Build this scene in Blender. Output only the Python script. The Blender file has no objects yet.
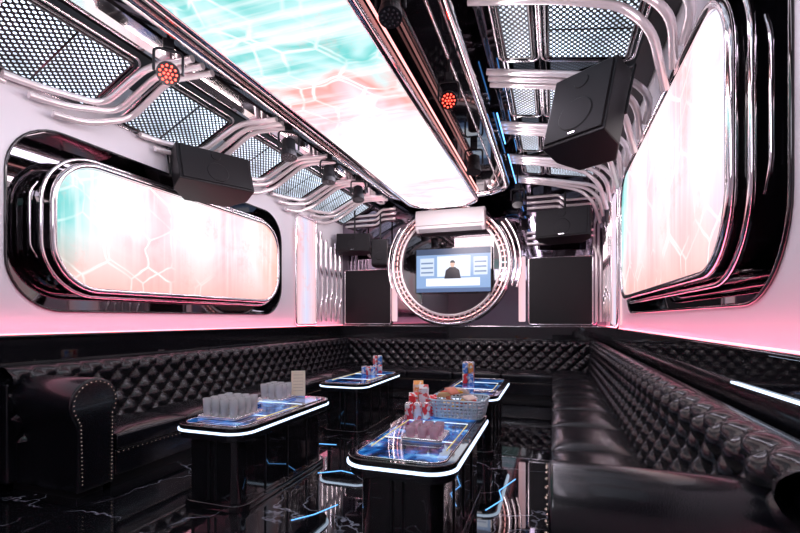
import bpy, bmesh, math, random
from mathutils import Vector, Matrix
random.seed(7)
S = bpy.context.scene
COL = S.collection
S.view_settings.view_transform = 'Standard'
S.view_settings.exposure = 0.15

# ---------------------------------------------------------------- materials
def mat(name, base=(0.8,0.8,0.8), rough=0.5, metal=0.0, emit=None, es=0.0, trans=0.0, ior=1.45, coat=0.0):
    m = bpy.data.materials.new(name); m.use_nodes = True
    b = m.node_tree.nodes['Principled BSDF']
    b.inputs['Base Color'].default_value = (*base,1)
    b.inputs['Roughness'].default_value = rough
    b.inputs['Metallic'].default_value = metal
    b.inputs['IOR'].default_value = ior
    b.inputs['Transmission Weight'].default_value = trans
    b.inputs['Coat Weight'].default_value = coat
    if emit:
        b.inputs['Emission Color'].default_value = (*emit,1)
        b.inputs['Emission Strength'].default_value = es
    return m
class NB:
    def __init__(s, m): s.t=m.node_tree; s.b=s.t.nodes['Principled BSDF']
    def n(s, typ, **kw):
        x=s.t.nodes.new(typ)
        for k,v in kw.items(): setattr(x,k,v)
        return x
    def l(s,a,b): s.t.links.new(a,b)
    def math(s,op,a,b=None,c=None,clamp=False):
        x=s.n('ShaderNodeMath',operation=op,use_clamp=clamp)
        for i,v in enumerate((a,b,c)):
            if v is None: continue
            if isinstance(v,(int,float)): x.inputs[i].default_value=v
            else: s.l(v,x.inputs[i])
        return x.outputs[0]
    def mix(s,f,a,b,mode='MIX'):
        x=s.n('ShaderNodeMix',data_type='RGBA',blend_type=mode)
        for i,v in ((0,f),(6,a),(7,b)):
            if isinstance(v,(int,float)): x.inputs[i].default_value=v
            elif isinstance(v,tuple): x.inputs[i].default_value=(*v,1)
            else: s.l(v,x.inputs[i])
        return x.outputs[2]
    def ramp(s,f,stops,interp='LINEAR'):
        x=s.n('ShaderNodeValToRGB'); r=x.color_ramp; r.interpolation=interp
        while len(r.elements)<len(stops): r.elements.new(0.5)
        for e,(p,c) in zip(r.elements,stops): e.position=p; e.color=(*c,1)
        s.l(f,x.inputs[0]); return x.outputs[0]
    def hexline(s,X,Y,size,w):
        """honeycomb outline, cell width = size"""
        x=s.math('DIVIDE',X,size); y=s.math('DIVIDE',Y,size); R=1.7320508
        def cell(ox,oy):
            a=s.math('SUBTRACT',s.math('FRACT',s.math('ADD',x,ox+20)),0.5)
            b=s.math('MULTIPLY',s.math('SUBTRACT',s.math('FRACT',s.math('ADD',s.math('DIVIDE',y,R),oy+20)),0.5),R)
            a=s.math('ABSOLUTE',a); b=s.math('ABSOLUTE',b)
            return s.math('MAXIMUM',a,s.math('ADD',s.math('MULTIPLY',a,0.5),s.math('MULTIPLY',b,0.8660254)))
        d=s.math('SUBTRACT',0.5,s.math('MINIMUM',cell(0,0),cell(0.5,0.5)))
        return s.math('SUBTRACT',1.0,s.math('DIVIDE',d,w,clamp=True),clamp=True)

BLACKG = mat('black_gloss',(0.006,0.006,0.008),0.05,coat=1)
MIRROR = mat('dark_mirror',(0.085,0.08,0.095),0.04,1.0)
RECM   = mat('black_mirror',(0.15,0.14,0.15),0.03,1.0)
MIRROR2= mat('smoked_mirror',(0.26,0.22,0.27),0.04,1.0)
CHROME = mat('chrome',(0.96,0.91,0.93),0.09,1.0)
PEARL  = mat('pearl_pipe',(0.97,0.90,0.91),0.12,0.5)
BLACKM = mat('black_matte',(0.007,0.007,0.009),0.45)
GRILLE = mat('speaker_grille',(0.010,0.010,0.012),0.6,0.3)
WHITEP = mat('white_plastic',(0.88,0.86,0.88),0.35)
REDL   = mat('red_led',(0.8,0.05,0.03),0.4,emit=(1,0.05,0.03),es=7)
OFFL   = mat('led_lens_off',(0.06,0.06,0.07),0.1)
BLUEL  = mat('blue_neon',(0.1,0.4,1),0.4,emit=(0.12,0.45,1.0),es=3)
BLUEF  = mat('blue_floor_reflection',(0.1,0.4,1),0.4,emit=(0.15,0.48,1.0),es=1.4)  # glowing colour for the painted neon reflections on the floor
WARML  = mat('warm_strip',(1,0.6,0.6),0.4,emit=(1.0,0.20,0.26),es=3.5)
WARMS  = mat('warm_strip_soft',(1,0.6,0.6),0.4,emit=(1.0,0.42,0.40),es=1.6)
TABLED = mat('table_led',(0.8,0.85,1),0.4,emit=(0.62,0.78,1.0),es=1.6)
GLASS  = mat('clear_glass',(0.98,0.98,1.0),0.04,trans=0.62,ior=1.35)
GOLD   = mat('amber_edge',(0.9,0.7,0.2),0.3,0.6,emit=(1,0.85,0.3),es=0.4)
NAIL   = mat('nailhead',(0.75,0.62,0.5),0.25,1.0)

def wall_paint():
    m=mat('wall_paint',(0.8,0.78,0.84),0.28); k=NB(m)
    tc=k.n('ShaderNodeTexCoord'); nz=k.n('ShaderNodeTexNoise'); nz.inputs['Scale'].default_value=1.2
    k.l(tc.outputs['Object'],nz.inputs['Vector'])
    c=k.ramp(nz.outputs['Fac'],[(0.3,(0.80,0.79,0.84)),(0.7,(0.85,0.83,0.87))])
    k.l(c,k.b.inputs['Base Color']); return m
WALL=wall_paint()

def marble():
    m=mat('black_marble',(0.01,0.01,0.012),0.035,coat=1.0); k=NB(m)
    k.b.inputs['Coat Roughness'].default_value=0.02
    tc=k.n('ShaderNodeTexCoord')
    nz=k.n('ShaderNodeTexNoise'); nz.inputs['Scale'].default_value=1.6; nz.inputs['Detail'].default_value=5
    k.l(tc.outputs['Object'],nz.inputs['Vector'])
    ad=k.n('ShaderNodeVectorMath',operation='MULTIPLY_ADD'); k.l(nz.outputs['Color'],ad.inputs[0])
    ad.inputs[1].default_value=(0.9,0.9,0.9); k.l(tc.outputs['Object'],ad.inputs[2])
    v=k.n('ShaderNodeTexVoronoi',feature='DISTANCE_TO_EDGE'); v.inputs['Scale'].default_value=1.5
    k.l(ad.outputs[0],v.inputs['Vector'])
    n2=k.n('ShaderNodeTexNoise'); n2.inputs['Scale'].default_value=2.3; k.l(tc.outputs['Object'],n2.inputs['Vector'])
    gate=k.math('SUBTRACT',n2.outputs['Fac'],0.42); gate=k.math('MULTIPLY',gate,7,clamp=True)
    line=k.math('SUBTRACT',1.0,k.math('MULTIPLY',v.outputs['Distance'],85,clamp=True),clamp=True)
    fac=k.math('MULTIPLY',line,gate)
    br=k.n('ShaderNodeTexBrick'); br.inputs['Scale'].default_value=1.0; br.offset=0.0
    br.inputs['Brick Width'].default_value=0.8; br.inputs['Row Height'].default_value=0.8; br.inputs['Mortar Size'].default_value=0.004
    br.inputs['Color1'].default_value=(0,0,0,1); br.inputs['Color2'].default_value=(0,0,0,1); br.inputs['Mortar'].default_value=(1,1,1,1)
    k.l(tc.outputs['Object'],br.inputs['Vector'])
    c=k.mix(fac,(0.006,0.006,0.008),(0.36,0.38,0.46))
    c=k.mix(k.math('MULTIPLY',br.outputs['Fac'],0.5),c,(0.03,0.03,0.035))
    k.l(c,k.b.inputs['Base Color']); return m
MARBLE=marble()

def leather():
    m=mat('black_leather',(0.005,0.005,0.008),0.25,coat=0.3); k=NB(m)
    k.b.inputs['Coat Roughness'].default_value=0.10
    tc=k.n('ShaderNodeTexCoord'); v=k.n('ShaderNodeTexVoronoi'); v.inputs['Scale'].default_value=160
    k.l(tc.outputs['Object'],v.inputs['Vector'])
    bp=k.n('ShaderNodeBump'); bp.inputs['Strength'].default_value=0.10; bp.inputs['Distance'].default_value=0.003
    k.l(v.outputs['Distance'],bp.inputs['Height']); k.l(bp.outputs[0],k.b.inputs['Normal']); return m
LEATHER=leather()

def perforated():
    m=mat('perforated_metal',(0.02,0.02,0.025),0.3,0.6); k=NB(m)
    tc=k.n('ShaderNodeTexCoord'); sp=k.n('ShaderNodeSeparateXYZ'); k.l(tc.outputs['Object'],sp.inputs[0])
    p=0.060
    def dots(ox,oy):
        fx=k.math('SUBTRACT',k.math('FRACT',k.math('ADD',k.math('DIVIDE',sp.outputs[0],p),ox)),0.5)
        fy=k.math('SUBTRACT',k.math('FRACT',k.math('ADD',k.math('DIVIDE',sp.outputs[1],p*0.8),oy)),0.5)
        d=k.math('SQRT',k.math('ADD',k.math('MULTIPLY',fx,fx),k.math('MULTIPLY',fy,fy)))
        return k.math('LESS_THAN',d,0.225)
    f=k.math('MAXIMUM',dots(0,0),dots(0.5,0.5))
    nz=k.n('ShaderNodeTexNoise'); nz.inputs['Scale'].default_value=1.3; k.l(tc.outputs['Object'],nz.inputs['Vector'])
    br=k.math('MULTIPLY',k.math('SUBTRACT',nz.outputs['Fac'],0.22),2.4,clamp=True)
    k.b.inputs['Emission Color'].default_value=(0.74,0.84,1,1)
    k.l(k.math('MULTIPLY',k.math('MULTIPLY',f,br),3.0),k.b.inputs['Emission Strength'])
    return m
PERF=perforated()

def led(name, length, stops, seed=0.0, strength=1.0, linex=(0.0,0.35), hexs=0.45, streak=0.75, vbase=None, patch=0.45, lw=0.035):
    m=mat(name,(0.02,0.02,0.02),0.35); k=NB(m)
    tc=k.n('ShaderNodeTexCoord'); mp=k.n('ShaderNodeMapping'); mp.inputs['Location'].default_value=(seed,seed*0.7,0)
    k.l(tc.outputs['Object'],mp.inputs[0]); sp=k.n('ShaderNodeSeparateXYZ'); k.l(tc.outputs['Object'],sp.inputs[0])
    nz=k.n('ShaderNodeTexNoise'); nz.inputs['Scale'].default_value=1.1; nz.inputs['Detail'].default_value=3; nz.inputs['Distortion'].default_value=1.0
    k.l(mp.outputs[0],nz.inputs['Vector'])
    g=k.math('DIVIDE',sp.outputs[0],length)
    g2=k.math('ADD',g,k.math('MULTIPLY',k.math('SUBTRACT',nz.outputs['Fac'],0.5),0.30),clamp=True)
    c=k.ramp(g2,stops)
    m2=k.n('ShaderNodeMapping'); m2.inputs['Scale'].default_value=(9,0.5,1); k.l(mp.outputs[0],m2.inputs[0])
    n2=k.n('ShaderNodeTexNoise'); n2.inputs['Scale'].default_value=1.5; n2.inputs['Detail'].default_value=4; k.l(m2.outputs[0],n2.inputs['Vector'])
    st=k.math('MULTIPLY',k.math('SUBTRACT',n2.outputs['Fac'],0.46),4.5,clamp=True)
    c=k.mix(k.math('MULTIPLY',st,streak),c,(1.0,0.95,0.97))
    n3=k.n('ShaderNodeTexNoise'); n3.inputs['Scale'].default_value=1.5; n3.inputs['Detail'].default_value=9; n3.inputs['Roughness'].default_value=0.8
    k.l(mp.outputs[0],n3.inputs['Vector'])
    pt=k.math('MULTIPLY',k.math('SUBTRACT',n3.outputs['Fac'],0.53),5,clamp=True)
    c=k.mix(k.math('MULTIPLY',pt,patch),c,(1.0,0.36,0.32))
    if vbase:
        lo=k.math('SUBTRACT',1.0,k.math('DIVIDE',sp.outputs[1],vbase,clamp=True),clamp=True)
        c=k.mix(k.math('MULTIPLY',lo,0.8),c,(1.0,0.40,0.34))
    wx=k.math('ADD',sp.outputs[0],k.math('MULTIPLY',k.math('SUBTRACT',nz.outputs['Fac'],0.5),0.35))
    ln=k.hexline(wx,sp.outputs[1],hexs,lw)
    ln2=k.hexline(k.math('ADD',wx,hexs*0.37),k.math('ADD',sp.outputs[1],hexs*0.2),hexs*1.45,lw*0.6)
    ln=k.math('MAXIMUM',ln,k.math('MULTIPLY',ln2,0.8))
    a,b=linex
    gate=k.math('SUBTRACT',1.0,k.math('MULTIPLY',k.math('SUBTRACT',g,b),5,clamp=True),clamp=True)
    gate=k.math('MULTIPLY',gate,k.math('MULTIPLY',k.math('SUBTRACT',g,a-0.1),8,clamp=True))
    gate=k.math('MULTIPLY',gate,k.math('MULTIPLY',k.math('SUBTRACT',nz.outputs['Fac'],0.36),6,clamp=True))
    c=k.mix(k.math('MULTIPLY',ln,gate),c,(0.88,1.0,0.98))
    k.l(c,k.b.inputs['Emission Color'])
    k.b.inputs['Emission Strength'].default_value=strength
    return m
W=(0.97,0.88,0.91); PK=(1.0,0.58,0.64); TE=(0.16,0.60,0.58); OR=(1.0,0.42,0.30); LV=(0.72,0.72,0.94); RD=(0.92,0.36,0.33); TL=(0.60,0.86,0.88)

def table_screen():
    m=mat('table_display',(0.005,0.006,0.01),0.05,coat=1); k=NB(m)
    tc=k.n('ShaderNodeTexCoord'); n=k.n('ShaderNodeTexNoise'); n.inputs['Scale'].default_value=5; n.inputs['Detail'].default_value=6; n.inputs['Distortion'].default_value=1.5
    k.l(tc.outputs['Object'],n.inputs['Vector'])
    c=k.ramp(n.outputs['Fac'],[(0.36,(0.001,0.004,0.016)),(0.48,(0.006,0.04,0.20)),(0.58,(0.02,0.20,0.70)),(0.68,(0.30,0.72,1.0)),(0.8,(0.9,0.95,1.0))])
    k.l(c,k.b.inputs['Emission Color']); k.b.inputs['Emission Strength'].default_value=0.85
    return m
TDISP=table_screen()

# ---------------------------------------------------------------- mesh helpers
def frame(o,ex,ey,ez=None):
    ex=Vector(ex).normalized(); ey=Vector(ey).normalized(); ez=ex.cross(ey) if ez is None else Vector(ez)
    M=Matrix.Identity(4)
    for i,v in enumerate((ex,ey,ez)):
        for r in range(3): M[r][i]=v[r]
    for r in range(3): M[r][3]=o[r]
    return M
def obj(name,me,m=None,parent=None,M=None,smooth=False):
    o=bpy.data.objects.new(name,me); COL.objects.link(o)
    if m is not None: me.materials.append(m)
    if M is not None: o.matrix_world=M
    if parent is not None: o.parent=parent
    if smooth:
        for p in me.polygons: p.use_smooth=True
    return o
def empty(name,M=None):
    o=bpy.data.objects.new(name,None); COL.objects.link(o); o.empty_display_size=0.1
    if M is not None: o.matrix_world=M
    return o
def bmfinish(bm,name):
    bmesh.ops.recalc_face_normals(bm,faces=bm.faces[:])
    me=bpy.data.meshes.new(name); bm.to_mesh(me); bm.free(); return me
def bevel_mod(o,w=0.01,seg=3):
    md=o.modifiers.new('bevel','BEVEL'); md.width=w; md.segments=seg; md.limit_method='ANGLE'; md.angle_limit=0.6
    for p in o.data.polygons: p.use_smooth=True
    wn=o.modifiers.new('wn','WEIGHTED_NORMAL'); return o
def box(name,c,s,m,parent=None,bev=0.0,M=None):
    bm=bmesh.new(); bmesh.ops.create_cube(bm,size=1.0)
    for v in bm.verts: v.co=Vector((v.co.x*s[0]+c[0],v.co.y*s[1]+c[1],v.co.z*s[2]+c[2]))
    o=obj(name,bmfinish(bm,name),m,parent,M)
    if bev: bevel_mod(o,bev)
    return o
def rr(x0,y0,x1,y1,r,n=8):
    if not isinstance(r,(tuple,list)): r=(r,)*4
    pts=[]
    for (cx,cy,a0,q) in ((x1-r[0],y0+r[0],-90,r[0]),(x1-r[1],y1-r[1],0,r[1]),(x0+r[2],y1-r[2],90,r[2]),(x0+r[3],y0+r[3],180,r[3])):
        for i in range(n+1):
            a=math.radians(a0+90*i/n); pts.append((cx+q*math.cos(a),cy+q*math.sin(a)))
    return pts
def prism(name,pts,z0,z1,m,parent=None,M=None,bev=0.0):
    bm=bmesh.new()
    a=[bm.verts.new((x,y,z0)) for x,y in pts]; b=[bm.verts.new((x,y,z1)) for x,y in pts]
    bm.faces.new(a[::-1]); bm.faces.new(b); n=len(pts)
    for i in range(n): bm.faces.new((a[i],a[(i+1)%n],b[(i+1)%n],b[i]))
    o=obj(name,bmfinish(bm,name),m,parent,M)
    if bev: bevel_mod(o,bev,2)
    return o
def curve_mesh(cu,name):
    t=bpy.data.objects.new('tmp',cu); COL.objects.link(t)
    dg=bpy.context.evaluated_depsgraph_get(); me=bpy.data.meshes.new_from_object(t.evaluated_get(dg))
    bpy.data.objects.remove(t); bpy.data.curves.remove(cu); me.name=name; me.materials.clear(); return me
def tubes(name,paths,r,m,parent=None,M=None,cyclic=False,res=3):
    cu=bpy.data.curves.new(name,'CURVE'); cu.dimensions='3D'; cu.bevel_depth=r; cu.bevel_resolution=res; cu.use_fill_caps=True
    for p in paths:
        s=cu.splines.new('POLY'); s.points.add(len(p)-1)
        for q,co in zip(s.points,p): q.co=(*co,1)
        s.use_cyclic_u=cyclic
    return obj(name,curve_mesh(cu,name),m,parent,M,smooth=True)
def rounded(path,r=0.1,n=5):
    out=[Vector(path[0])]
    for i in range(1,len(path)-1):
        p=Vector(path[i]); a=Vector(path[i-1])-p; b=Vector(path[i+1])-p
        q=min(r,a.length*0.45,b.length*0.45); A=p+a.normalized()*q; B=p+b.normalized()*q
        for j in range(n+1):
            t=j/n; out.append(A*(1-t)**2+p*2*t*(1-t)+B*t*t)
    out.append(Vector(path[-1])); return out
def holed(name,outer,holes,t,m,parent=None,M=None):
    cu=bpy.data.curves.new(name,'CURVE'); cu.dimensions='2D'; cu.fill_mode='BOTH'; cu.extrude=t/2
    for p in [outer]+holes:
        s=cu.splines.new('POLY'); s.points.add(len(p)-1)
        for q,co in zip(s.points,p): q.co=(co[0],co[1],0,1)
        s.use_cyclic_u=True
    return obj(name,curve_mesh(cu,name),m,parent,M)
def lathe(bm,prof,o,n=16):
    rings=[]
    for r,z in prof: rings.append([bm.verts.new((o[0]+r*math.cos(2*math.pi*i/n),o[1]+r*math.sin(2*math.pi*i/n),o[2]+z)) for i in range(n)])
    for A,B in zip(rings,rings[1:]):
        for i in range(n): bm.faces.new((A[i],A[(i+1)%n],B[(i+1)%n],B[i]))
    bm.faces.new(rings[0][::-1]); bm.faces.new(rings[-1])
def ball(bm,c,r,sq=1.0,u=8,v=5):
    M=Matrix.Translation(c)@Matrix.Diagonal((r,r,r*sq,1)); bmesh.ops.create_uvsphere(bm,u_segments=u,v_segments=v,radius=1,matrix=M)

# ---------------------------------------------------------------- room constants
XL,XR,YB,YF,ZC=-4.2,0.88,8.6,-1.6,3.9
XC=(XL+XR)/2
DADO=1.2
MLw=frame((XL,0,0),(0,1,0),(0,0,1))
MRw=frame((XR,0,0),(0,-1,0),(0,0,1))

box('floor',((XL+XR)/2,(YB+YF)/2,-0.05),(XR-XL+0.8,YB-YF+0.6,0.1),MARBLE)
box('ceiling',((XL+XR)/2,(YB+YF)/2,ZC+0.05),(XR-XL+0.8,YB-YF+0.6,0.1),MIRROR)
wb=box('wall_back',(XC,YB+0.05,ZC/2),(XR-XL+0.8,0.1,ZC),MIRROR2)
wf=box('wall_front',(XC,YF-0.05,ZC/2),(XR-XL+0.8,0.1,ZC),WALL)
T=0.2
for nm,M,flip in (('wall_left',MLw,1),('wall_right',MRw,-1)):
    def X(y): return y*flip
    x0,x1=sorted((X(YF),X(YB)))
    h0,h1=sorted((X(2.42),X(6.32))) if flip==1 else sorted((X(2.14),X(6.3)))
    zt=3.02 if flip==1 else 3.12
    hole=rr(h0,1.42,h1,zt,0.45,10)
    M2=M@Matrix.Translation((0,0,-T/2))
    w=holed(nm,[(x0,0),(x1,0),(x1,ZC),(x0,ZC)],[hole],T,WALL,None,M2)
    side=nm[5:]
    prism('recess_back_'+side,rr(h0-0.1,1.3,h1+0.1,zt+0.13,0.4),-T/2-0.03,-T/2+0.0,RECM,w)
    L_=rr(h0+0.004,1.424,h1-0.004,zt-0.004,0.446,10)
    bm=bmesh.new(); a=[bm.verts.new((p[0],p[1],-T/2)) for p in L_]; b=[bm.verts.new((p[0],p[1],T/2+0.001)) for p in L_]
    for i in range(len(L_)): bm.faces.new((a[i],a[(i+1)%len(L_)],b[(i+1)%len(L_)],b[i]))
    obj('recess_reveal_'+side,bmfinish(bm,'rev'),BLACKG,w,None,True)
    tubes('recess_rim_'+side,[[(p[0],p[1],T/2+0.004) for p in hole]],0.012,BLACKG,w,cyclic=True)
    d=prism('wainscot_'+side,[(x0,0.0),(x1,0.0),(x1,DADO),(x0,DADO)],T/2,T/2+0.012,BLACKG,w)
    tubes('dado_rail_'+side,[[(x0+0.02,DADO+0.005,T/2+0.016),(x1-0.02,DADO+0.005,T/2+0.016)]],0.014,BLACKG,w)
    tubes('dado_strip_light_'+side,[[(x0+0.02,DADO+0.022,T/2+0.004),(x1-0.02,DADO+0.022,T/2+0.004)]],0.006,WARML,w)

tubes('wall_reflection_streak',[[(XR-0.022,1.2,1.08),(XR-0.022,2.0,1.04),(XR-0.022,2.7,1.03)]],0.007,TABLED)  # reflected blue-white streak on the black band, drawn as a glowing line

# ---------------------------------------------------------------- wall led screens
def wall_screen(name,M,x0,x1,z0,z1,material,r=0.42):
    e=empty(name,M@Matrix.Translation((x0,z0,0.0)))
    L,H=x1-x0,z1-z0; EM=e.matrix_world.copy()
    prism('housing',rr(0.01,0.01,L-0.01,H-0.01,r-0.01,10),-0.19,0.06,BLACKG,e,EM)
    prism('display',rr(0.03,0.03,L-0.03,H-0.03,r-0.03,10),0.06,0.075,material,e,EM)
    tubes('inner_frame',[[(a,b,0.08) for a,b in rr(0.0,0.0,L,H,r,12)]],0.028,CHROME,e,EM,True)
    tubes('outer_frame',[[(a,b,0.02) for a,b in rr(-0.06,-0.06,L+0.06,H+0.06,r+0.06,12)]],0.018,CHROME,e,EM,True)
    hk=[]
    for xx,sg in ((-0.06,-1),(L+0.06,1)):
        hk.append(rounded([(xx,H*0.22,-0.03),(xx+sg*0.06,H*0.30,-0.03),(xx+sg*0.06,H*0.70,-0.03),(xx,H*0.78,-0.03)],0.08))
    tubes('end_hooks',hk,0.010,CHROME,e,EM)
    br=[]
    for fx in (0.25,0.75): br.append([(L*fx,H+0.0,0.0),(L*fx,H+0.12,-0.1)])
    tubes('bracket',br,0.018,CHROME,e,EM)
    return e
wallL=wall_screen('led_wall_screen',MLw,2.74,6.12,1.62,2.80,
    led('led_left',3.4,[(0.0,TE),(0.08,TL),(0.18,W),(0.32,PK),(0.42,W),(0.54,W),(0.64,PK),(0.80,W),(1.0,OR)],1.3,1.08,(0.0,0.40),0.5,0.6,0.6,0.6))
wallR=wall_screen('led_wall_screen.001',MRw,-6.15,-2.52,1.60,3.04,
    led('led_right',3.6,[(0.0,TE),(0.08,TL),(0.16,PK),(0.32,W),(0.46,PK),(0.60,W),(0.74,PK),(0.88,W),(1.0,LV)],4.1,1.08,(0.0,0.9),0.6,0.55,0.6,0.6,0.028))

# ---------------------------------------------------------------- ceiling soffit + led
MC=frame((XC,0,0),(0,1,0),(1,0,0))
e=empty('ceiling_soffit',MC)
so=rr(-1.0,-0.98,7.62,0.98,(0.5,0.5,0.05,0.05),12)
prism('soffit_body',so,-ZC+0.002,-3.46,BLACKG,e,MC)
tubes('soffit_edge',[[(a,b,-3.46) for a,b in so]],0.042,CHROME,e,MC,True)
tubes('soffit_line',[[(a,b,-3.452) for a,b in rr(-0.9,-0.86,7.5,0.86,(0.42,0.42,0.05,0.05),12)]],0.009,CHROME,e,MC,True)
e=empty('ceiling_led_screen',MC)
o1=rr(0.3,-0.55,7.25,0.55,(0.38,0.38,0.1,0.1),12)
prism('housing',o1,-3.459,-3.215,RECM,e,MC)
cm=led('led_ceiling',7.25,[(0.0,TE),(0.26,TE),(0.33,TL),(0.37,TE),(0.42,TL),(0.46,RD),(0.50,PK),(0.56,W),(0.74,W),(0.84,PK),(0.92,W),(1.0,PK)],2.2,1.15,(0.0,0.60),0.42,0.65,None,0.5,0.05)
prism('display',rr(0.33,-0.52,7.22,0.52,(0.36,0.36,0.1,0.1),12),-3.215,-3.20,cm,e,MC)
tubes('screen_frame',[[(a,b,-3.21) for a,b in o1]],0.032,CHROME,e,MC,True)
tubes('upper_frame',[[(a,b,-3.33) for a,b in rr(0.3,-0.57,7.27,0.57,(0.4,0.4,0.1,0.1),12)]],0.010,WARMS,e,MC,True)

# ---------------------------------------------------------------- perforated ceiling panels with pipes
def perf_panel(name,A,B,y0,y1):
    ey=Vector((B[0]-A[0],0,B[1]-A[1])); w=ey.length; M=frame((A[0],y0,A[1]),(0,1,0),ey)
    L=y1-y0
    e=empty(name,M)
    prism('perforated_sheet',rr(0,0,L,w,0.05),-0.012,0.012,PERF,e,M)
    tubes('panel_rim',[[(a,b,0) for a,b in rr(0,0,L,w,0.05)]],0.026,BLACKG,e,M,True)
    tubes('panel_chrome',[[(a,b,0.0) for a,b in rr(-0.05,-0.05,L+0.05,w+0.05,0.08)]],0.012,CHROME,e,M,True)
    if w>0.5: tubes('panel_ribs',[[(L*f,0,0),(L*f,w,0)] for f in (0.5,)],0.016,BLACKG,e,M)
    return e
LA,LB=(XL+0.06,3.34),(XL+0.66,3.64)
ys=[(0.6,1.75),(2.05,3.05),(3.4,4.3),(4.65,5.5),(5.85,6.65),(7.0,7.7),(7.95,8.5)]
for a,b in ys: perf_panel('ceiling_perforated_panel',LA,LB,a,b)
for a,b in ys:
    if a<7.8: perf_panel('ceiling_perforated_panel',(0.60,3.58),(-0.05,3.70),a,b-0.05); perf_panel('ceiling_perforated_panel',(-0.17,3.72),(-0.42,3.76),a,b-0.05)
box('cornice_left',(XL+0.34,3.5,3.82),(0.66,10.1,0.14),BLACKM)
box('cornice_right',(XR-0.1,3.5,3.75),(0.18,10.1,0.28),BLACKM)
MV=frame((0,0,0),(1,0,0),(0,0,1))
P=[(-3.42,3.72),(-3.36,3.66),(-3.27,3.63),(-3.18,3.64),(-3.12,3.70),(-3.12,3.73),(-3.19,3.67),(-3.27,3.66),(-3.34,3.69),(-3.40,3.75)]
prism('cove_molding_left',P,-8.4,1.2,CHROME,None,MV)
for i,(a,b) in enumerate(ys[:-1]):
    yc=(b+ys[i+1][0])/2
    P=[]
    for j in range(3):
        y=yc-0.12+0.12*j; q=0.07*j
        P.append(rounded([(-2.95,y,3.60),(-3.45,y,3.62),(-4.00+q*0.4,y,3.36-q*0.3),(-4.09+q*0.3,y-0.5+q,3.30-q*1.1),(-4.12,y-0.75+q,3.29-q*1.1)],0.14))
    tubes('trim_%d'%(i+1),P,0.030,PEARL)
    P=[]
    for j in range(3):
        y=yc-0.12+0.12*j; q=0.09*j
        P.append(rounded([(-0.60,y,3.72),(0.0,y,3.60),(0.62-q,y,3.46),(0.80-q,y,3.26),(0.80-q*0.3,y+0.25,3.14-q)],0.12))
    tubes('trim_%d'%(i+11),P,0.030,PEARL)
P=[]
for j in range(3):
    z=3.26-0.08*j
    P.append(rounded([(XL+0.03,YF+0.1,z),(XL+0.03,2.4-0.3*j,z)],0.1))
tubes('trim_30',P,0.022,PEARL)

# ---------------------------------------------------------------- back wall dressing
MB=frame((0,YB,0),(1,0,0),(0,0,1))
def bb(name,x0,x1,z0,z1,t0,t1,m,parent,bev=0.0,r=None):
    return prism(name,rr(x0,z0,x1,z1,r or 0.002,6),t0,t1,m,parent,MB,bev)
dd=prism('wainscot_back',[(XL,0),(XR,0),(XR,DADO),(XL,DADO)],0.0,0.015,BLACKG,wb,MB)
tubes('dado_rail_back',[[(XL+.02,DADO+0.01,0.02),(XR-.02,DADO+0.01,0.02)]],0.012,CHROME,wb,MB)
cx,cz=-1.90,2.40
e=empty('circular_wall_frame',MB)
def circ(r,z,n=72): return [(cx+r*math.cos(2*math.pi*i/n),cz+r*math.sin(2*math.pi*i/n),z) for i in range(n)]
prism('backing_disc',[(a,b) for a,b,_ in circ(1.16,0)],0.0,0.05,RECM,e,MB)
tubes('outer_ring',[circ(1.15,0.08)],0.042,CHROME,e,MB,True)
tubes('middle_ring',[circ(1.06,0.07)],0.011,WARMS,e,MB,True)
tubes('inner_ring',[circ(0.98,0.08)],0.028,PEARL,e,MB,True)
bm=bmesh.new()
for i in range(60):
    a=2*math.pi*i/60
    M=Matrix.Translation((cx+1.05*math.cos(a),cz+1.05*math.sin(a),0.085))@Matrix.Rotation(a,4,'Z')@Matrix.Diagonal((0.09,0.03,0.04,1))
    bmesh.ops.create_cube(bm,size=1,matrix=M)
obj('ring_segments',bmfinish(bm,'segs'),CHROME,e,MB)
P=[]
for sg,js in ((-1,(0,)),(1,(0,1))):
    for j in js:
        r=1.25+0.095*j
        P.append([(cx+sg*r*math.cos(t/14*1.0-0.35),cz+r*math.sin(t/14*1.0-0.35),0.06) for t in range(15)])
tubes('side_arcs',P,0.018,CHROME,e,MB)
# tv
e=empty('television',MB); tx,tz=-1.81,2.28
bb('tv_case',tx-0.74,tx+0.74,tz-0.44,tz+0.44,0.08,0.17,BLACKG,e,0.004,0.02)
def em(n,c,s): return mat(n,(0.01,0.01,0.01),0.3,emit=c,es=s)
bb('tv_picture',tx-0.715,tx+0.715,tz-0.415,tz+0.415,0.17,0.173,em('tv_bg',(0.28,0.44,0.74),0.95),e)
bb('tv_band',tx-0.715,tx+0.715,tz+0.30,tz+0.415,0.173,0.174,em('tv_dark',(0.06,0.10,0.20),0.8),e)
bb('tv_window',tx-0.30,tx+0.34,tz-0.12,tz+0.27,0.173,0.1745,em('tv_light',(0.75,0.84,0.98),1.1),e)
for k_,(a,b) in enumerate(((-0.64,-0.36),(0.40,0.66))):
    bb('tv_side_%d'%k_,tx+a,tx+b,tz-0.10,tz+0.24,0.173,0.1745,em('tv_side%d'%k_,(0.66,0.76,0.94),1.0),e)
    for q in range(3): bb('tv_shelf_%d%d'%(k_,q),tx+a+0.02,tx+b-0.02,tz-0.05+q*0.09,tz-0.02+q*0.09,0.1745,0.1755,em('tv_sh%d%d'%(k_,q),(0.2,0.3,0.5),0.9),e)
bb('tv_desk',tx-0.52,tx+0.52,tz-0.30,tz-0.15,0.173,0.176,em('tv_desk',(0.80,0.84,0.95),1.2),e)
bb('tv_floor',tx-0.715,tx+0.715,tz-0.415,tz-0.34,0.173,0.176,em('tv_floor',(0.10,0.16,0.32),1.0),e)
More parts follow.
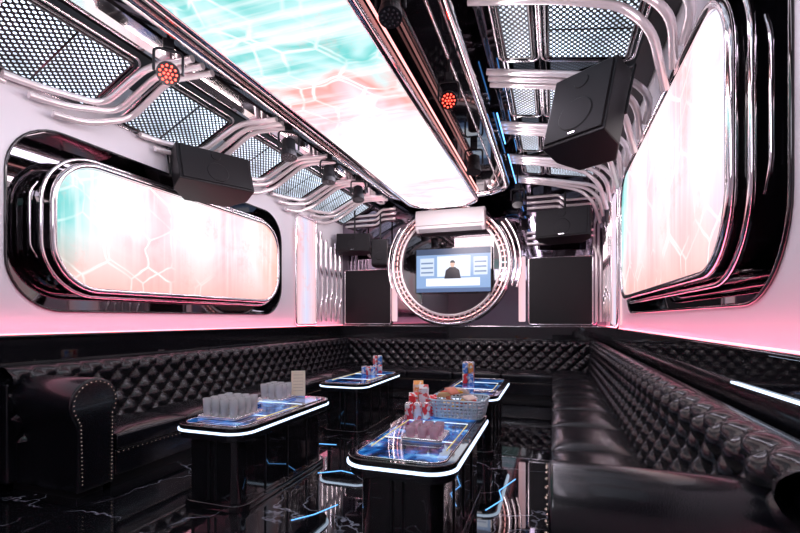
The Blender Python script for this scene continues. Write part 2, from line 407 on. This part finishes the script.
prism('tv_presenter_jacket',[(tx-0.16,tz-0.16),(tx+0.16,tz-0.16),(tx+0.13,tz+0.0),(tx+0.05,tz+0.06),(tx-0.05,tz+0.06),(tx-0.13,tz+0.0)],0.1745,0.1775,em('tv_jacket',(0.01,0.01,0.02),1),e,MB)
prism('tv_presenter_face',[(tx+0.045*math.cos(a*0.4),tz+0.115+0.06*math.sin(a*0.4)) for a in range(16)],0.1745,0.1778,em('tv_face',(0.75,0.45,0.34),1),e,MB)
prism('tv_presenter_hair',[(tx+0.05*math.cos(a*0.3),tz+0.135+0.055*math.sin(a*0.3)) for a in range(11)],0.1745,0.1781,em('tv_hair',(0.01,0.01,0.01),1),e,MB)
# air conditioner (extruded along X)
ax=-1.84
MA=frame((ax,YB,0),(0,-1,0),(0,0,1))
e=empty('air_conditioner',MA)
prism('case',[(0.13,3.04),(0.24,3.00),(0.33,3.06),(0.35,3.32),(0.31,3.42),(0.13,3.42)],-0.66,0.66,WHITEP,e,MA,0.015)
prism('louver',[(0.25,3.005),(0.262,2.998),(0.335,3.055),(0.325,3.07)],-0.60,0.60,mat('louver_grey',(0.35,0.35,0.37),0.4),e,MA)
tubes('seam',[[(0.352,3.12,-0.64),(0.352,3.12,0.64)]],0.004,BLACKM,e,MA)
prism('wall_bracket',rr(0.0,3.12,0.14,3.32,0.01),-0.4,0.4,BLACKM,e,MA)
for i,(a,b,t) in enumerate(((-4.12,-3.1,2.36),(-0.42,0.66,2.46))):
    e=empty('acoustic_wall_panel' ,MB)
    bb('panel_board',a,b,DADO+0.03,t,0.0,0.06,BLACKM,e,0.01,0.03)
    tubes('panel_border',[[(p[0],p[1],0.055) for p in rr(a,DADO+0.05,b,t,0.04)]],0.014,CHROME,e,MB,True)
pk=led('led_side',1.0,[(0.0,PK),(0.3,LV),(0.6,PK),(1.0,W)],7.7,0.95,(0,0),3,0.35,None,0.9)
for i,(a,b) in enumerate(((-3.08,-2.98),(-0.60,-0.48))):
    prism('led_strip_%d'%i,rr(0,0,b-a,1.2,0.02),0.0,0.04,pk,wb,MB@Matrix.Translation((a,1.3,0)))
for sgn,M,side in ((1,MLw,'left'),(-1,MRw,'right')):
    def X(y): return y*sgn
    a,b=sorted((X(6.72),X(7.35)))
    MM=M@Matrix.Translation((a,1.27,0)); e=empty('vertical_led_panel',MM)
    prism('display',rr(0,0,b-a,1.85,0.05),0.0,0.05,pk,e,MM)
    tubes('panel_frame',[[(p[0],p[1],0.05) for p in rr(-0.03,-0.03,b-a+0.03,1.88,0.07)]],0.025,CHROME,e,MM,True)
    P=[]
    for j in range(5):
        y=7.55+0.2*j; dz=0.12*abs(j-2)
        P.append(rounded([(X(y),1.3,0.05),(X(y),1.75-dz*0.5,0.05),(X(y)+0.06*sgn,1.85-dz*0.5,0.05),(X(y)+0.06*sgn,2.2,0.05),(X(y),2.3,0.05),(X(y),2.75+dz,0.05)],0.05))
    tubes('trim_%s'%('50' if sgn>0 else '51'),P,0.03,CHROME,None,M)
P=[]
for j,x in enumerate((0.72,0.79)):
    P.append(rounded([(x,1.3,0.06),(x,2.5-0.1*j,0.06),(x-0.04,2.62-0.1*j,0.06),(x-0.04,3.0,0.06),(x,3.12,0.06),(x,3.6,0.06)],0.06))
for j in range(3):
    z=2.62+0.1*j
    P.append(rounded([(-3.30,z,0.06),(-3.55,z,0.06),(-3.65,z+0.12,0.06),(-4.1,z+0.12,0.06)],0.06))
    P.append(rounded([(-0.45,z+0.1,0.06),(-0.05,z+0.1,0.06),(0.05,z+0.2,0.06),(0.7,z+0.2,0.06)],0.06))
    P.append(rounded([(-0.45,z+0.75,0.06),(0.1,z+0.75,0.06),(0.2,z+0.65,0.06),(0.8,z+0.65,0.06)],0.06))
    P.append(rounded([(-3.0,z+0.75,0.06),(-3.3,z+0.75,0.06),(-3.4,z+0.65,0.06),(-4.1,z+0.65,0.06)],0.06))
tubes('trim_62',P,0.026,PEARL,None,MB)

# ---------------------------------------------------------------- speakers
def speaker(loc,size,yaw,pitch,stem=0.3,roll=0):
    w,d,h=size
    M=Matrix.Translation(loc)@Matrix.Rotation(yaw,4,'Z')@Matrix.Rotation(pitch,4,'X')@Matrix.Rotation(roll,4,'Y')
    e=empty('wall_speaker',M)
    pl=[(-w/2,-d/2),(w/2,-d/2),(w/2,d*0.05),(w*0.3,d/2),(-w*0.3,d/2),(-w/2,d*0.05)]
    prism('cabinet',pl,-h/2,h/2,BLACKM,e,M,0.012)
    box('grille',(0,-d/2-0.008,0),(w*0.92,0.02,h*0.92),GRILLE,e,0.008,M)
    bm=bmesh.new()
    for (zz,r) in ((-h*0.16,min(w,h)*0.28),(h*0.30,min(w,h)*0.12)):
        bmesh.ops.create_cone(bm,cap_ends=True,segments=28,radius1=r,radius2=r*0.9,depth=0.012,matrix=Matrix.Translation((0,-d/2-0.02,zz))@Matrix.Rotation(math.pi/2,4,'X'))
    obj('driver_covers',bmfinish(bm,'drv'),GRILLE,e,M)
    box('badge',(0,-d/2-0.022,-h*0.42),(w*0.10,0.004,h*0.016),CHROME,e,0,M)
    tubes('bracket',[[(-w/2-0.02,0,-0.08),(-w/2-0.02,0,0.02),(-w/2-0.02,0.02,h/2+0.05),(w/2+0.02,0.02,h/2+0.05),(w/2+0.02,0,0.02),(w/2+0.02,0,-0.08)]],0.012,BLACKM,e,M)
    tubes('mount_stem',[[(0,0.02,h/2+0.04),(0,0.02+stem*math.sin(pitch),h/2+0.04+stem)]],0.018,BLACKM,e,M)
    return e
speaker((0.31,4.15,3.06),(0.56,0.42,0.68),math.radians(-34),math.radians(-18),0.3)
speaker((-3.84,4.32,3.02),(0.85,0.42,0.46),math.radians(62),math.radians(-20),0.25)
speaker((-3.75,8.2,2.83),(0.66,0.34,0.36),math.radians(15),math.radians(-8),0.6)
speaker((-3.2,8.2,2.62),(0.3,0.28,0.5),math.radians(15),math.radians(-8),0.5)
speaker((0.18,8.1,2.92),(0.86,0.4,0.50),math.radians(-12),math.radians(-10),0.3)

# ---------------------------------------------------------------- stage spotlights
def spotlight(loc,yaw,pitch,top,red=True,s=1.0):
    M=Matrix.Translation(loc)@Matrix.Rotation(yaw,4,'Z')
    e=empty('stage_spotlight',M)
    MB2=M@Matrix.Rotation(pitch,4,'X')
    bm=bmesh.new(); lathe(bm,[(0.05*s,0.13*s),(0.075*s,0.11*s),(0.08*s,0.0),(0.095*s,-0.05*s),(0.095*s,-0.11*s),(0.08*s,-0.11*s)],(0,0,0),24)
    obj('lamp_body',bmfinish(bm,'body'),BLACKM,e,MB2,False)
    bm=bmesh.new()
    for rr_,n in ((0,1),(0.033*s,6),(0.066*s,11)):
        for i in range(n):
            a=2*math.pi*i/n; ball(bm,(rr_*math.cos(a),rr_*math.sin(a),-0.112*s),0.010*s)
    obj('lamp_leds',bmfinish(bm,'leds'),REDL if red else OFFL,e,MB2,True)
    w=0.115*s
    tubes('yoke',[rounded([(-w,0,0),(-w,0,0.2*s),(w,0,0.2*s),(w,0,0)],0.04)],0.012*s,BLACKM,e,M)
    tubes('hanger',[[(0,0,0.2*s),(0,0,top-loc[2])]],0.014,BLACKM,e,M)
    box('clamp_box',(0,0,0.25*s),(0.09*s,0.07*s,0.09*s),BLACKM,e,0.01,M)
    return e
spotlight((-2.90,2.80,3.31),0.78,-1.05,3.89,True,0.9)
spotlight((-2.95,4.6,3.35),0.6,-0.2,3.89,False,1.0)
spotlight((-2.95,5.6,3.35),0.5,-0.1,3.89,False,1.0)
spotlight((-2.95,6.6,3.35),0.5,-0.3,3.89,False,1.0)
spotlight((-0.80,3.58,3.13),0.2,-1.0,3.46,True,0.72)
spotlight((-0.88,2.42,3.13),0.3,-0.35,3.46,False,0.72)
spotlight((-0.9,5.4,3.2),0.1,-0.2,3.46,False,0.9)
spotlight((-0.55,7.6,3.3),0.1,-0.4,3.89,False,0.9)

tubes('neon_ceiling_line',[[(-0.58,5.0,3.60),(-0.58,5.9,3.60)],[(-0.58,6.3,3.60),(-0.58,7.9,3.60)]],0.007,BLUEL)

# ---------------------------------------------------------------- sofa
sofa=empty('sectional_sofa')
def prof():
    P=[(0.31,0.40),(0.29,0.52),(0.265,0.66),(0.25,0.78),(0.26,0.84)]
    c=(0.165,0.865); r=0.105
    for i in range(1,11):
        a=math.radians(5+ i*17); P.append((c[0]+r*math.cos(a)*1.0,c[1]+r*math.sin(a)))
    out=[];acc=[0]
    for a,b in zip(P,P[1:]): acc.append(acc[-1]+math.dist(a,b))
    n=int(acc[-1]/0.014)
    for i in range(n+1):
        t=acc[-1]*i/n; j=max(q for q in range(len(acc)) if acc[q]<=t+1e-9); j=min(j,len(P)-2)
        f=(t-acc[j])/(acc[j+1]-acc[j]); out.append((P[j][0]+(P[j+1][0]-P[j][0])*f,P[j][1]+(P[j+1][1]-P[j][1])*f,t))
    return out
PR=prof()
def run(tag,M,L,s0,seat0,seat1):
    bm=bmesh.new(); W_=0.20; Hh=0.19; ns=int(L/0.02); N=[]
    for i in range(len(PR)):
        a=PR[max(0,i-1)]; b=PR[min(len(PR)-1,i+1)]; d=Vector((b[0]-a[0],b[1]-a[1])).normalized(); N.append((d.y,-d.x))
    rows=[]
    for i,(y,z,v) in enumerate(PR):
        row=[]; fade=min(1.0,max(0.0,(0.62-v)/0.12))
        for k in range(ns+1):
            s=L*k/ns; a=s/W_; b=v/Hh
            g=abs(math.sin(math.pi*(a+b))*math.sin(math.pi*(a-b)))**0.5
            d=(0.054*g-0.032)*fade+0.006
            row.append(bm.verts.new((s,y+N[i][0]*d,z+N[i][1]*d)))
        rows.append(row)
    for A,B in zip(rows,rows[1:]):
        for k in range(ns): bm.faces.new((A[k],A[k+1],B[k+1],B[k]))
    obj('tufted_back_'+tag,bmfinish(bm,'tuft'),LEATHER,sofa,M,True)
    bm=bmesh.new(); mx=int(0.55/Hh*2)
    for ib in range(1,mx+1):
        v=ib*0.5*Hh; q=min(PR,key=lambda p:abs(p[2]-v)); i=PR.index(q)
        k=0
        while True:
            s=(k+(0.5 if ib%2 else 0.0))*W_; k+=1
            if s>L-0.02: break
            if s<0.02: continue
            ball(bm,(s,q[0]+N[i][0]*-0.016,q[1]+N[i][1]*-0.016),0.011,1,6,4)
    obj('tuft_buttons_'+tag,bmfinish(bm,'btn'),LEATHER,sofa,M,True)
    box('back_frame_'+tag,(L/2,0.12,0.46),(L,0.18,0.78),LEATHER,sofa,0.02,M)
    n=max(1,round((seat1-seat0)/0.78)); w=(seat1-seat0)/n
    for j in range(n):
        bm=bmesh.new(); bmesh.ops.create_grid(bm,x_segments=14,y_segments=12,size=0.5)
        vs=bm.verts[:]
        for v in vs:
            u,t=v.co.x*2,v.co.y*2
            bul=(1-abs(u)**4)*(1-abs(t)**4)
            v.co=Vector((seat0+(j+0.5)*w+u*(w/2-0.004),0.575+t*0.305,0.425+0.045*bul))
        r=bmesh.ops.extrude_face_region(bm,geom=bm.faces[:])
        for v in r['geom']:
            if isinstance(v,bmesh.types.BMVert): v.co.z=0.30
        o=obj('seat_cushion_%s_%d'%(tag,j),bmfinish(bm,'cushion'),LEATHER,sofa,M,True)
        md=o.modifiers.new('b','BEVEL'); md.width=0.02; md.segments=3; md.limit_method='ANGLE'; md.angle_limit=0.9
    box('seat_base_'+tag,((seat0+seat1)/2,0.5,0.195),(seat1-seat0,0.72,0.21),LEATHER,sofa,0.015,M)
    box('plinth_'+tag,((seat0+seat1)/2,0.48,0.045),(seat1-seat0,0.66,0.09),BLACKM,sofa,0,M)
    bm=bmesh.new(); k=0
    while seat0+0.03+k*0.045<seat1:
        x=seat0+0.03+k*0.045; k+=1
        ball(bm,(x,0.861,0.275),0.0065,1,6,4)
    obj('nailheads_'+tag,bmfinish(bm,'nails'),NAIL,sofa,M,True)
def arm(tag,M,x0,x1,h):
    w=x1-x0; r=w*0.46; c=(x0+w*0.48,h-r)
    P=[(x1-0.06,0.06),(x1-0.06,c[1]-r*0.6)]
    for i in range(21):
        a=math.radians(-35+ i*(250/20)); P.append((c[0]+r*math.cos(a),c[1]+r*math.sin(a)))
    P+= [(x0+0.07,c[1]-r*0.9),(x0+0.07,0.06)]
    MM=M@frame((0,0,0),(1,0,0),(0,0,1),(0,1,0))
    bm=bmesh.new()
    a=[bm.verts.new((x,y,0.03)) for x,y in P]; b=[bm.verts.new((x,y,0.88)) for x,y in P]
    bm.faces.new(a); bm.faces.new(b[::-1]); n=len(P)
    for i in range(n): bm.faces.new((a[i],a[(i+1)%n],b[(i+1)%n],b[i]))
    o=obj('arm_'+tag,bmfinish(bm,'arm'),LEATHER,sofa,MM,True)
    md=o.modifiers.new('b','BEVEL'); md.width=0.025; md.segments=4; md.limit_method='ANGLE'; md.angle_limit=0.9
    bm=bmesh.new()
    Q=[Vector((c[0]+(p[0]-c[0])*0.86,c[1]+(p[1]-c[1])*0.86)) if p[1]>c[1]-r*0.95 else Vector((p[0]+(0.03 if p[0]<c[0] else -0.03),p[1]+0.03)) for p in P]
    for A,B in zip(Q,Q[1:]):
        l=(B-A).length; k=max(1,int(l/0.028))
        for i in range(k):
            p=A+(B-A)*(i/k); ball(bm,(p.x,p.y,0.884),0.007,1,6,4)
    obj('arm_nailheads_'+tag,bmfinish(bm,'nails'),NAIL,sofa,MM,True)
    box('arm_foot_'+tag,((x0+x1)/2,0.46,0.03),(w*0.5,0.7,0.06),BLACKM,sofa,0,M)
G=0.016
ML=frame((XL+G,2.3,0),(0,1,0),(1,0,0),(0,0,1))
run('left',ML,YB-G-2.3,0,0.38,YB-2.3-G)
arm('left',ML,0.0,0.42,0.90)
MR=frame((XR-G,1.5,0),(0,1,0),(-1,0,0),(0,0,1))
run('right',MR,YB-G-1.5,0,0.38,YB-1.5-G)
arm('right',MR,0.0,0.42,0.84)
MBk=frame((XL+0.2,YB-G-0.01,0),(1,0,0),(0,-1,0),(0,0,1))
run('back',MBk,XR-XL-0.4,0,0.68,XR-XL-0.4-0.68)

# ---------------------------------------------------------------- coffee tables
def table(x,y,w=0.64,l=1.36):
    M=Matrix.Translation((x,y,0)); e=empty('coffee_table',M)
    def R(i,r): return rr(-w/2+i,-l/2+i,w/2-i,l/2-i,max(r-i,0.02),10)
    prism('base_plate',R(0.05,0.16),0.0,0.05,BLACKG,e,M,0.006)
    prism('pedestal',R(0.085,0.17),0.05,0.50,BLACKG,e,M,0.004)
    tubes('pedestal_ribs',[[(sx*(w/2-0.084),yy,0.06),(sx*(w/2-0.084),yy,0.49)] for sx in (-1,1) for yy in (-0.3,0.0,0.3)]+[[(xx,-l/2+0.084,0.06),(xx,-l/2+0.084,0.49)] for xx in (-0.03,0.03)],0.008,BLACKM,e,M)
    prism('apron',R(0.02,0.16),0.50,0.552,BLACKG,e,M,0.006)
    prism('edge_light',R(0.0,0.16),0.552,0.566,TABLED,e,M)
    prism('table_top',R(0.008,0.16),0.566,0.600,BLACKG,e,M,0.005)
    prism('glass_display',R(0.07,0.14),0.600,0.604,TDISP,e,M)
    tubes('display_border',[[(a,b,0.603) for a,b in R(0.06,0.15)]],0.003,CHROME,e,M,True)
    tubes('corner_accents',[[(-w/2+0.1,l/2-0.2,0.606),(-w/2+0.1,-l/2+0.25,0.606)],[(w/2-0.1,-l/2+0.3,0.606),(w/2-0.1,l/2-0.5,0.606)]],0.003,GOLD,e,M)
    tubes('display_cross_lines',[[(-w/2+0.1,yy,0.605),(w/2-0.1,yy,0.605)] for yy in (-0.25,0.25)],0.002,TABLED,e,M)
    return e
table(-2.30,3.20); table(-0.79,2.92,0.64,1.44); table(-2.34,5.38); table(-0.82,5.06)
TT=0.609

def glasses(loc,nx,ny,dx=0.075,h=0.13,tint=GLASS):
    M=Matrix.Translation(loc); e=empty('drinking_glasses',M); bm=bmesh.new()
    for i in range(nx):
        for j in range(ny):
            o=((i-(nx-1)/2)*dx+random.uniform(-.004,.004),(j-(ny-1)/2)*dx,0.012)
            lathe(bm,[(0.022,0),(0.026,0.002),(0.032,h),(0.029,h),(0.024,0.012),(0.004,0.010)],o,18)
    obj('tumblers',bmfinish(bm,'tumblers'),tint,e,M,True)
    W1,L1=nx*dx+0.03,ny*dx+0.03
    prism('serving_tray',rr(-W1/2,-L1/2,W1/2,L1/2,0.03),0,0.008,WHITEP,e,M)
    tubes('tray_rim',[[(a,b,0.014) for a,b in rr(-W1/2,-L1/2,W1/2,L1/2,0.03)]],0.005,CHROME,e,M,True)
glasses((-2.36,2.88,TT),4,4,0.08)
glasses((-2.44,3.60,TT),3,3,0.08)
PG=mat('pink_glass',(1.0,0.72,0.84),0.05,trans=0.6,ior=1.35)
glasses((-0.76,2.74,TT),3,3,0.075,0.065,PG)

def cans(name,loc,nx,ny,layers,cols,rot=0):
    M=Matrix.Translation(loc)@Matrix.Rotation(rot,4,'Z'); e=empty(name,M)
    bms=[bmesh.new() for _ in cols]; lid=bmesh.new(); r=0.031
    for k in range(layers):
        for i in range(nx):
            for j in range(ny):
                o=((i-(nx-1)/2)*0.064,(j-(ny-1)/2)*0.064,k*0.123)
                lathe(bms[(i+j+k)%len(cols)],[(0.026,0.0),(r,0.008),(r,0.105),(0.028,0.114)],o,18)
                lathe(lid,[(0.028,0.114),(0.0275,0.121),(0.024,0.118),(0.004,0.118)],o,18)
    for b,c in zip(bms,cols): obj('can_bodies',bmfinish(b,'cans'),c,e,M,True)
    obj('can_lids',bmfinish(lid,'lids'),CHROME,e,M,True)
def label(n,a,b):
    m=mat(n,a,0.3,0.1); k=NB(m); tc=k.n('ShaderNodeTexCoord'); w=k.n('ShaderNodeTexNoise'); w.inputs['Scale'].default_value=22
    k.l(tc.outputs['Object'],w.inputs['Vector'])
    c=k.ramp(w.outputs['Fac'],[(0.50,a),(0.56,b)]); k.l(c,k.b.inputs['Base Color'])
    return m
RC=label('can_red',(0.85,0.05,0.06),(0.9,0.85,0.85)); WC=label('can_white',(0.88,0.88,0.92),(0.85,0.12,0.12)); BC=label('can_blue',(0.1,0.3,0.75),(0.85,0.88,0.95)); OC=label('can_orange',(0.9,0.4,0.1),(0.9,0.85,0.8))
# drinks cartons: folded card boxes with a tuck-top ridge, plus some loose cans
def cartons(name,loc,items,rot=0):
    M=Matrix.Translation(loc)@Matrix.Rotation(rot,4,'Z'); e=empty(name,M)
    for i,(x,y,z,w,d,h,m,r) in enumerate(items):
        q=M@Matrix.Translation((x,y,z))@Matrix.Rotation(r,4,'Z')
        box('carton_%d'%i,(0,0,h*0.44),(w,d,h*0.88),m,e,0.004,q)
        prism('gable_%d'%i,[(-d/2,h*0.88),(d/2,h*0.88),(0.004,h),(-0.004,h)],-w/2+0.002,w/2-0.002,m,e,q@frame((0,0,0),(0,1,0),(0,0,1)))
cartons('drink_cartons',(-0.97,3.36,TT),[(-0.06,0.0,0,0.07,0.07,0.17,RC,0.1),(0.02,0.02,0,0.07,0.07,0.23,WC,-0.1),(0.09,-0.03,0,0.06,0.06,0.16,RC,0.3),(-0.03,0.10,0,0.08,0.06,0.25,OC,0.2)],0.2)
cans('beverage_cans',(-0.95,3.20,TT),3,1,1,[RC,WC],0.3)
cans('beverage_cans',(-0.93,5.2,TT),2,3,2,[RC,BC,OC],0.1)
cans('beverage_cans',(-2.3,5.5,TT),3,2,1,[BC,RC],0.1)
cans('beverage_cans',(-2.28,5.75,TT),2,1,2,[BC,WC],0.3)

def basket(loc,w=0.42,l=0.30,h=0.13):
    M=Matrix.Translation(loc); e=empty('snack_basket',M)
    wh=mat('wicker',(0.60,0.72,0.80),0.6)
    paths=[]
    for k in range(6):
        z=0.008+h*k/5; g=0.03*k/5; base=rr(-w/2-g,-l/2-g,w/2+g,l/2+g,0.07,8); P=[]
        for i,(a,b) in enumerate(base):
            q=1+0.015*math.sin(i*1.9+k*math.pi); P.append((a*q,b*q,z))
        paths.append(P)
    tubes('woven_bands',paths,0.007,wh,e,M,True,2)
    st=[]
    for i,(a,b) in enumerate(rr(-w/2,-l/2,w/2,l/2,0.07,5)):
        st.append([(a,b,0.005),(a*1.09,b*1.12,h+0.005)])
    for t in range(-5,6):
        for sg in (-1,1): st.append([(t*0.03,sg*l/2,0.005),(t*0.032,sg*(l/2+0.03),h)]); 
    for t in range(-3,4):
        for sg in (-1,1): st.append([(sg*w/2,t*0.03,0.005),(sg*(w/2+0.03),t*0.032,h)])
    tubes('stakes',st,0.006,wh,e,M,False,1)
    prism('basket_floor',rr(-w/2,-l/2,w/2,l/2,0.07),0.001,0.008,wh,e,M)
    cols=[(0.85,0.15,0.1),(0.95,0.6,0.1),(0.9,0.85,0.85),(0.85,0.3,0.2),(0.9,0.7,0.6),(0.95,0.75,0.4)]
    for i in range(16):
        c=mat('packet_%d'%i,cols[i%6],0.25); bm=bmesh.new(); bmesh.ops.create_grid(bm,x_segments=8,y_segments=8,size=0.5)
        for v in bm.verts: 
            u,t=v.co.x*2,v.co.y*2; v.co=Vector((u*0.058,t*0.042,0.018*(1-u**4)*(1-t**2)))
        r=bmesh.ops.duplicate(bm,geom=bm.faces[:])
        for v in [x for x in r['geom'] if isinstance(x,bmesh.types.BMVert)]: v.co.z*=-1
        bmesh.ops.remove_doubles(bm,verts=bm.verts[:],dist=0.0005)
        q=Matrix.Translation((random.uniform(-w/2+0.06,w/2-0.06),random.uniform(-l/2+0.05,l/2-0.05),0.055+0.009*i))@Matrix.Rotation(random.uniform(0,3),4,'Z')@Matrix.Rotation(random.uniform(-.8,.8),4,'X')
        obj('snack_packet_%d'%i,bmfinish(bm,'pk'),c,e,M@q,True)
basket((-0.68,3.42,TT),0.36,0.28)

Mx=Matrix.Translation((-2.33,3.80,TT+0.004))@Matrix.Rotation(0.5,4,'Z'); e=empty('menu_card',Mx)
CR=mat('menu_paper',(0.9,0.78,0.58),0.6)
sh=[(-0.065,0),(0.065,0),(0.065,0.24),(-0.065,0.24)]
prism('menu_front',sh,-0.002,0.002,CR,e,Mx@Matrix.Translation((0,-0.04,0))@Matrix.Rotation(math.radians(80),4,'X'))
prism('menu_back',sh,-0.002,0.002,CR,e,Mx@Matrix.Translation((0,0.04,0))@Matrix.Rotation(math.radians(100),4,'X'))
INK=mat('ink',(0.45,0.35,0.25),0.6)
for i in range(6): box('menu_line_%d'%i,(0,0,0),(0.09,0.003,0.001),INK,e,0,Mx@Matrix.Translation((0,-0.04,0))@Matrix.Rotation(math.radians(80),4,'X')@Matrix.Translation((0,0.05+0.03*i,0.003)))

def reflection_path(p): return [(x,y,0.001) for x,y in p]  # blue reflections in the marble, drawn as glowing lines on the floor
tubes('floor_reflection_lines',[reflection_path([(-1.95,3.5),(-1.78,3.62),(-1.62,3.58),(-1.45,3.75)]),reflection_path([(-1.66,2.62),(-1.56,2.75),(-1.48,2.95)]),
  reflection_path([(-0.45,3.2),(-0.36,3.42),(-0.40,3.6),(-0.30,3.9)]),reflection_path([(-2.9,3.6),(-2.8,3.95),(-2.6,4.3),(-2.2,4.35)])],0.004,BLUEF)

# ---------------------------------------------------------------- lights
def area(name,loc,target,size,power,col,sy=None,spread=None):
    l=bpy.data.lights.new(name,'AREA'); l.energy=power; l.color=col; l.size=size
    if sy: l.shape='RECTANGLE'; l.size_y=sy
    if spread: l.spread=math.radians(spread)
    o=bpy.data.objects.new(name,l); COL.objects.link(o); o.location=loc
    z=(Vector(loc)-Vector(target)).normalized(); y=Vector((0,1,0)); y=(y-z*y.dot(z)).normalized(); x=y.cross(z)
    R=Matrix((x,y,z)).transposed(); o.rotation_euler=R.to_euler(); return o
area('wall_fill_left',(-2.6,4.2,3.4),(-4.2,4.2,2.0),0.12,44,(0.90,0.84,1.0),7)  # added unseen fill lights, left and right, to brighten the side walls
area('wall_fill_right',(-0.45,3.6,3.55),(0.88,3.6,2.0),0.12,30,(0.94,0.85,1.0),7)
# added pink fill lights at the dado rails, tinting the lower walls
area('pink_fill_left',(XL+0.09,3.5,DADO+0.03),(XL-0.02,3.5,1.9),0.03,12,(1.0,0.18,0.32),9.8)
area('pink_fill_right',(XR-0.09,3.5,DADO+0.03),(XR+0.02,3.5,1.9),0.03,12,(1.0,0.18,0.32),9.8)
area('ceiling_fill_left',(-2.75,4.5,3.0),(-3.8,4.5,3.6),0.08,27,(1.0,0.84,0.85),7)  # added unseen fill lights aimed up at the ceiling edges, both sides
area('ceiling_fill_right',(-0.6,4.5,3.0),(0.2,4.5,3.7),0.08,24,(1.0,0.88,0.92),7)
area('backwall_fill',(-1.7,6.9,2.9),(-1.8,8.6,2.9),0.9,32,(1.0,0.84,0.87))  # added fill without a fixture, brightens the air conditioner and back wall
area('entry_fill',(-1.6,-0.8,3.4),(-1.6,3,1.0),1.2,35,(0.90,0.88,1.0))  # added unseen fill from behind the camera, lifts the sofas
w=bpy.data.worlds.new('world'); S.world=w; w.use_nodes=True
w.node_tree.nodes['Background'].inputs[0].default_value=(0.6,0.6,0.8,1); w.node_tree.nodes['Background'].inputs[1].default_value=0.05

# children were given their world matrix as basis; compensate with the parent inverse
bpy.context.view_layer.update()
for o in list(bpy.data.objects):
    if o.parent is not None and o.parent.type=='EMPTY':
        o.matrix_parent_inverse=o.parent.matrix_world.inverted()
bpy.context.view_layer.update()

# ---------------------------------------------------------------- camera
cd=bpy.data.cameras.new('camera'); cd.sensor_width=36; cd.lens=20.25; cd.shift_y=0.0656; cd.clip_start=0.02
cam=bpy.data.objects.new('camera',cd); COL.objects.link(cam); cam.location=(0,0,1.35); cam.rotation_euler=(math.radians(90),0,math.radians(18.78))
S.camera=cam
